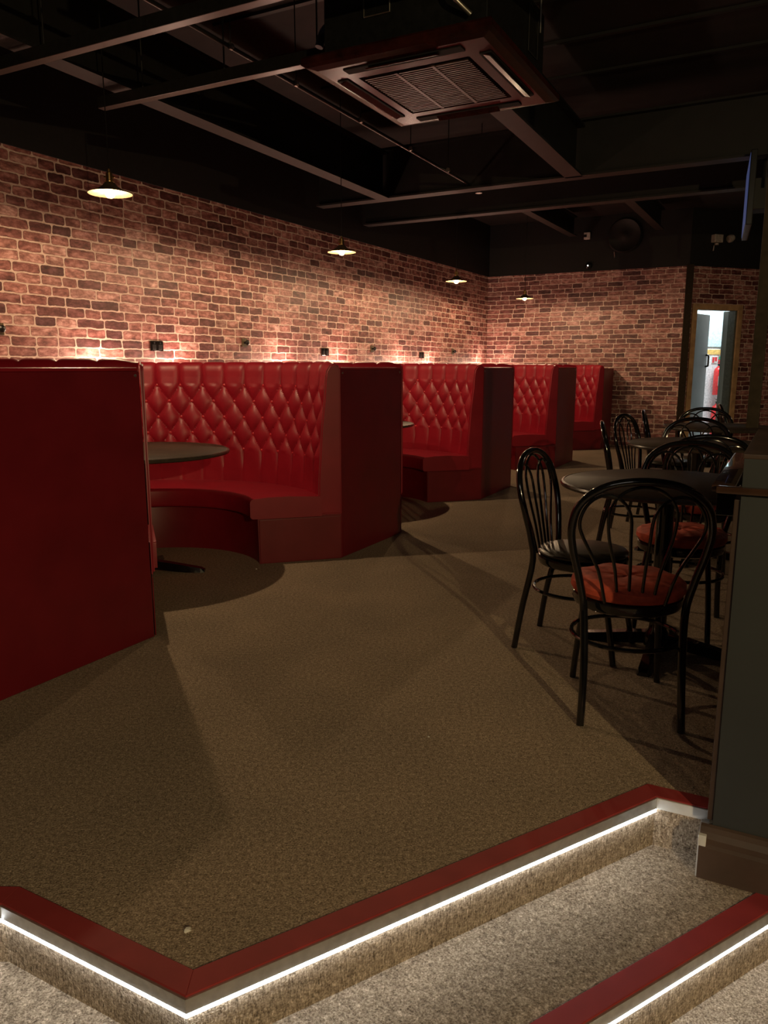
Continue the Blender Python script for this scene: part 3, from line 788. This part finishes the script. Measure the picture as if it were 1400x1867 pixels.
def sign(name, e0, e1, z0, z1, m, lb, cat, w=1.5, th=.012, parts=()):
    r = thing(name, lb, cat, dp((e0+e1)/2, w-.001, (z0+z1)/2), ea)
    hw, hh = (e1-e0)/2, (z1-z0)/2
    obox(name + '_face', (-hw, -th, -hh), (hw, 0, hh), m, r, .002)
    for pn, x0, x1, y0, y1, mm in parts: obox(pn, (x0*hw, -th-.002, y0*hh), (x1*hw, -th, y1*hh), mm, r)
    return r
sign('whiteboard', 1.50, 2.16, 1.66, 2.58, M['white_board'], 'pale blue-white noticeboard on the corridor wall seen through the door', 'noticeboard', parts=[('border_strip', .97, 1, -1, 1, M['jamb']), ('border_strip', -1, .97, -1, -.975, M['jamb'])])
sign('warning_sign', 1.82, 2.21, 1.53, 1.62, M['yellow'], 'yellow strip sign on the corridor wall below the noticeboard', 'sign')
sign('fire_sign', 1.94, 2.06, 1.37, 1.49, M['white_plastic'], 'small white and red fire sign above the hanging extinguisher', 'sign', parts=[('red_mark', -.9, -.2, -.8, .9, M['red_sign']), ('red_mark', 0, .9, -.3, .9, M['red_sign'])])
sign('exit_sign', 2.09, 2.18, 1.36, 1.50, M['red_sign'], 'small sign, green above red, right of the fire sign', 'sign', parts=[('green_mark', -1, 1, .1, 1, M['green_sign'])])
def extinguisher(e, z, h, r, lb):
    t = thing('fire_extinguisher', lb, 'fire extinguisher', dp(e, 1.5-r-.02, z), ea)
    bm = new(); lathe(bm, [(0, 0), (r*.92, 0), (r, .015), (r, h*.78), (r*.8, h*.87), (r*.35, h*.92), (r*.3, h*.95), (0, h*.95)], 24); link('cylinder_body', bm, M['ext_red'], t, True)
    bm = new(); lathe(bm, [(0, h*.94), (r*.3, h*.94), (r*.3, h), (0, h)], 12); box(bm, (-.02, -.09, h), (.02, .03, h+.012)); box(bm, (-.015, -.10, h+.035), (.015, .03, h+.047)); link('valve_handle', bm, M['black_plastic'], t)
    bm = new(); tube(bm, smooth_path([(.02, 0, h*.98), (.09, -.02, h*1.05), (r+.03, -.03, h*.8), (r+.02, -.03, h*.45), (r+.012, -.03, h*.3)], 5), .012, 8); link('hose', bm, M['black_plastic'], t, True)
    obox('label_panel', (-r*.7, -r*1.02, h*.30), (r*.7, -r*.75, h*.62), M['white_plastic'], t)
extinguisher(2.03, .79, .56, .085, 'red fire extinguisher hanging on the corridor wall under the signs')
extinguisher(2.04, .06, .60, .095, 'red fire extinguisher standing on the corridor floor behind the chair hoops')
sign('wall_switch', 2.10, 2.20, 1.62, 1.63+.09, M['jamb'], 'small dark box fixed beside the noticeboard in the corridor', 'wall box', w=1.45, th=.05)
obox('frame_upright', (.985, .151, 0), (1.019, .26, 2.199), M['door_grey'], door)

# fittings on the black upper walls
Nq = Vector((.885, -.4656, 0)).normalized()
def onback(a, z, off=0.0): p = K + Nq*a - Vector((.4656, .885, 0))*off; return Vector((p.x, p.y, z))
ba = math.atan2(Nq.y, Nq.x)
t = thing('alarm_box', 'small white alarm box high on the black end wall', 'alarm', onback(1.706, 3.42), ba)
obox('box_cover', (-.05, -.04, -.055), (.05, 0, .055), M['white_plastic'], t, .005); obox('dark_lens', (-.05, -.046, -.02), (-.005, -.04, .02), M['black_plastic'], t)
t = thing('round_wall_speaker', 'large dark round speaker on the black end wall beside the alarm box', 'speaker', onback(2.31, 3.38), ba)
bm = new(); lathe(bm, [(0, .0), (.27, 0), (.275, .03), (.25, .07), (.23, .06), (.12, .03), (.05, .05), (0, .055)], 32, mtx=Matrix.Rotation(PI/2, 4, 'X')); link('speaker_cone', bm, M['steel_dark'], t, True)
bm = new(); tube(bm, [(-.15, -.05, -.24), (-.15, 0, -.30), (-.15, 0, -.33)], .010, 6); link('wall_bracket', bm, M['nut'], t)
t = thing('dome_camera', 'tiny dark dome with a bright point on the black wall above the end booths', 'camera', onback(1.748, 2.946), ba)
bm = new(); lathe(bm, [(.06, 0), (.055, .03), (.03, .055), (0, .06)], 20, mtx=Matrix.Rotation(PI/2, 4, 'X')); link('dome', bm, M['black_plastic'], t, True)
bm = new(); lathe(bm, [(.012, .05), (.010, .062), (0, .066)], 10, mtx=Matrix.Rotation(PI/2, 4, 'X')); link('indicator_light', bm, M['tiny_led'], t)
t = thing('emergency_twin_spot', 'white twin-headed emergency light on the black wall above the doorway', 'emergency light', dp(.48, 0, 3.24), ea)
obox('lamp_body', (-.10, -.09, -.02), (.06, 0, .10), M['dim_white'], t, .01)
bm = new(); lathe(bm, [(0, 0), (.055, .005), (.062, .04), (.045, .09), (0, .10)], 16, mtx=Matrix.Translation((.19, -.06, .04)) @ Matrix.Rotation(math.radians(70), 4, 'Y')); link('lamp_head', bm, M['dim_white'], t, True)
bm = new(); lathe(bm, [(0, 0), (.032, .004), (.03, .03), (0, .04)], 12, mtx=Matrix.Translation((-.03, -.05, -.06))); link('lamp_head', bm, M['dim_white'], t, True)
bm = new(); tube(bm, [(-.05, -.02, -.06), (-.06, -.02, -.14)], .008, 6); link('cable', bm, M['dim_white'], t)
# tv seen edge-on hanging at right, projector-like spot on beam
tv = thing('hanging_television', 'television seen edge-on, blue sliver of screen, high at the right edge', 'television', (3.24, 7.15, 2.50), math.radians(67.3))
obox('screen_housing', (-.45, 0, -.03), (.45, .05, .56), M['black_plastic'], tv, .006)
obox('screen_glass', (-.43, .050, -.01), (.43, .053, .54), M['screen'], tv)
obox('mount_bracket', (-.12, -.12, .15), (.12, 0, .40), M['steel_dark'], tv)
bm = new(); tube(bm, [(0, -.08, .38), (0, -.08, ZC-2.5)], .02, 8); link('ceiling_pole', bm, M['steel_dark'], tv)
sp_l = thing('stage_spotlight', 'round-faced dark spotlight clamped to the crosswise beam at the right', 'spotlight', W(8.3, .18, 3.13), ROW)
bm = new(); lathe(bm, [(0, .0), (.075, 0), (.085, .02), (.085, .20), (.06, .24), (0, .25)], 24, mtx=Matrix.Rotation(math.radians(-80), 4, 'Y')); link('spot_housing', bm, M['dim_white'] if False else M['steel_dark'], sp_l, True)
bm = new(); tube(bm, [(.08, .09, 0), (.08, .10, .14), (.08, 0, .20), (.08, -.10, .14), (.08, -.09, 0)], .007, 6); link('yoke', bm, M['nut'], sp_l)
bm = new(); tube(bm, [(.08, 0, .20), (.08, 0, ZC-3.13)], .010, 6); link('hanging_rod', bm, M['steel_dark'], sp_l)
for x_, y_, z0, lb in ((3.05, 5.6, 2.75, 'thin dark conduit hanging from the ceiling at upper right'), (3.35, 5.6, 2.70, 'second thin dark conduit, nearer the right edge, hanging from the ceiling')):
    bm = new(); tube(bm, [(x_, y_, z0), (x_, y_, ZC)], .012, 8); tag(link('hanging_conduit', bm, M['steel_dark'], None, True), lb, 'conduit')

# crumbs on the carpet
for i, (x, y, s_, lb) in enumerate(((-.4607, 1.588, .009, 'white crumb on the carpet near the corner of the platform'), (-.835, 4.87, .006, 'tiny white scrap on the carpet in front of the nearest booth'), (.16, 2.55, .004, 'tiny pale speck on the carpet in the middle of the floor'))):
    bm = new(); bmesh.ops.create_icosphere(bm, subdivisions=2, radius=s_)
    for v in bm.verts: v.co *= random.uniform(.7, 1.25); v.co.z = max(0.0, v.co.z*.7 + s_*.4)
    o = link('paper_scrap', bm, M['plate_white']); o.location = (x, y, .0); tag(o, lb, 'litter')
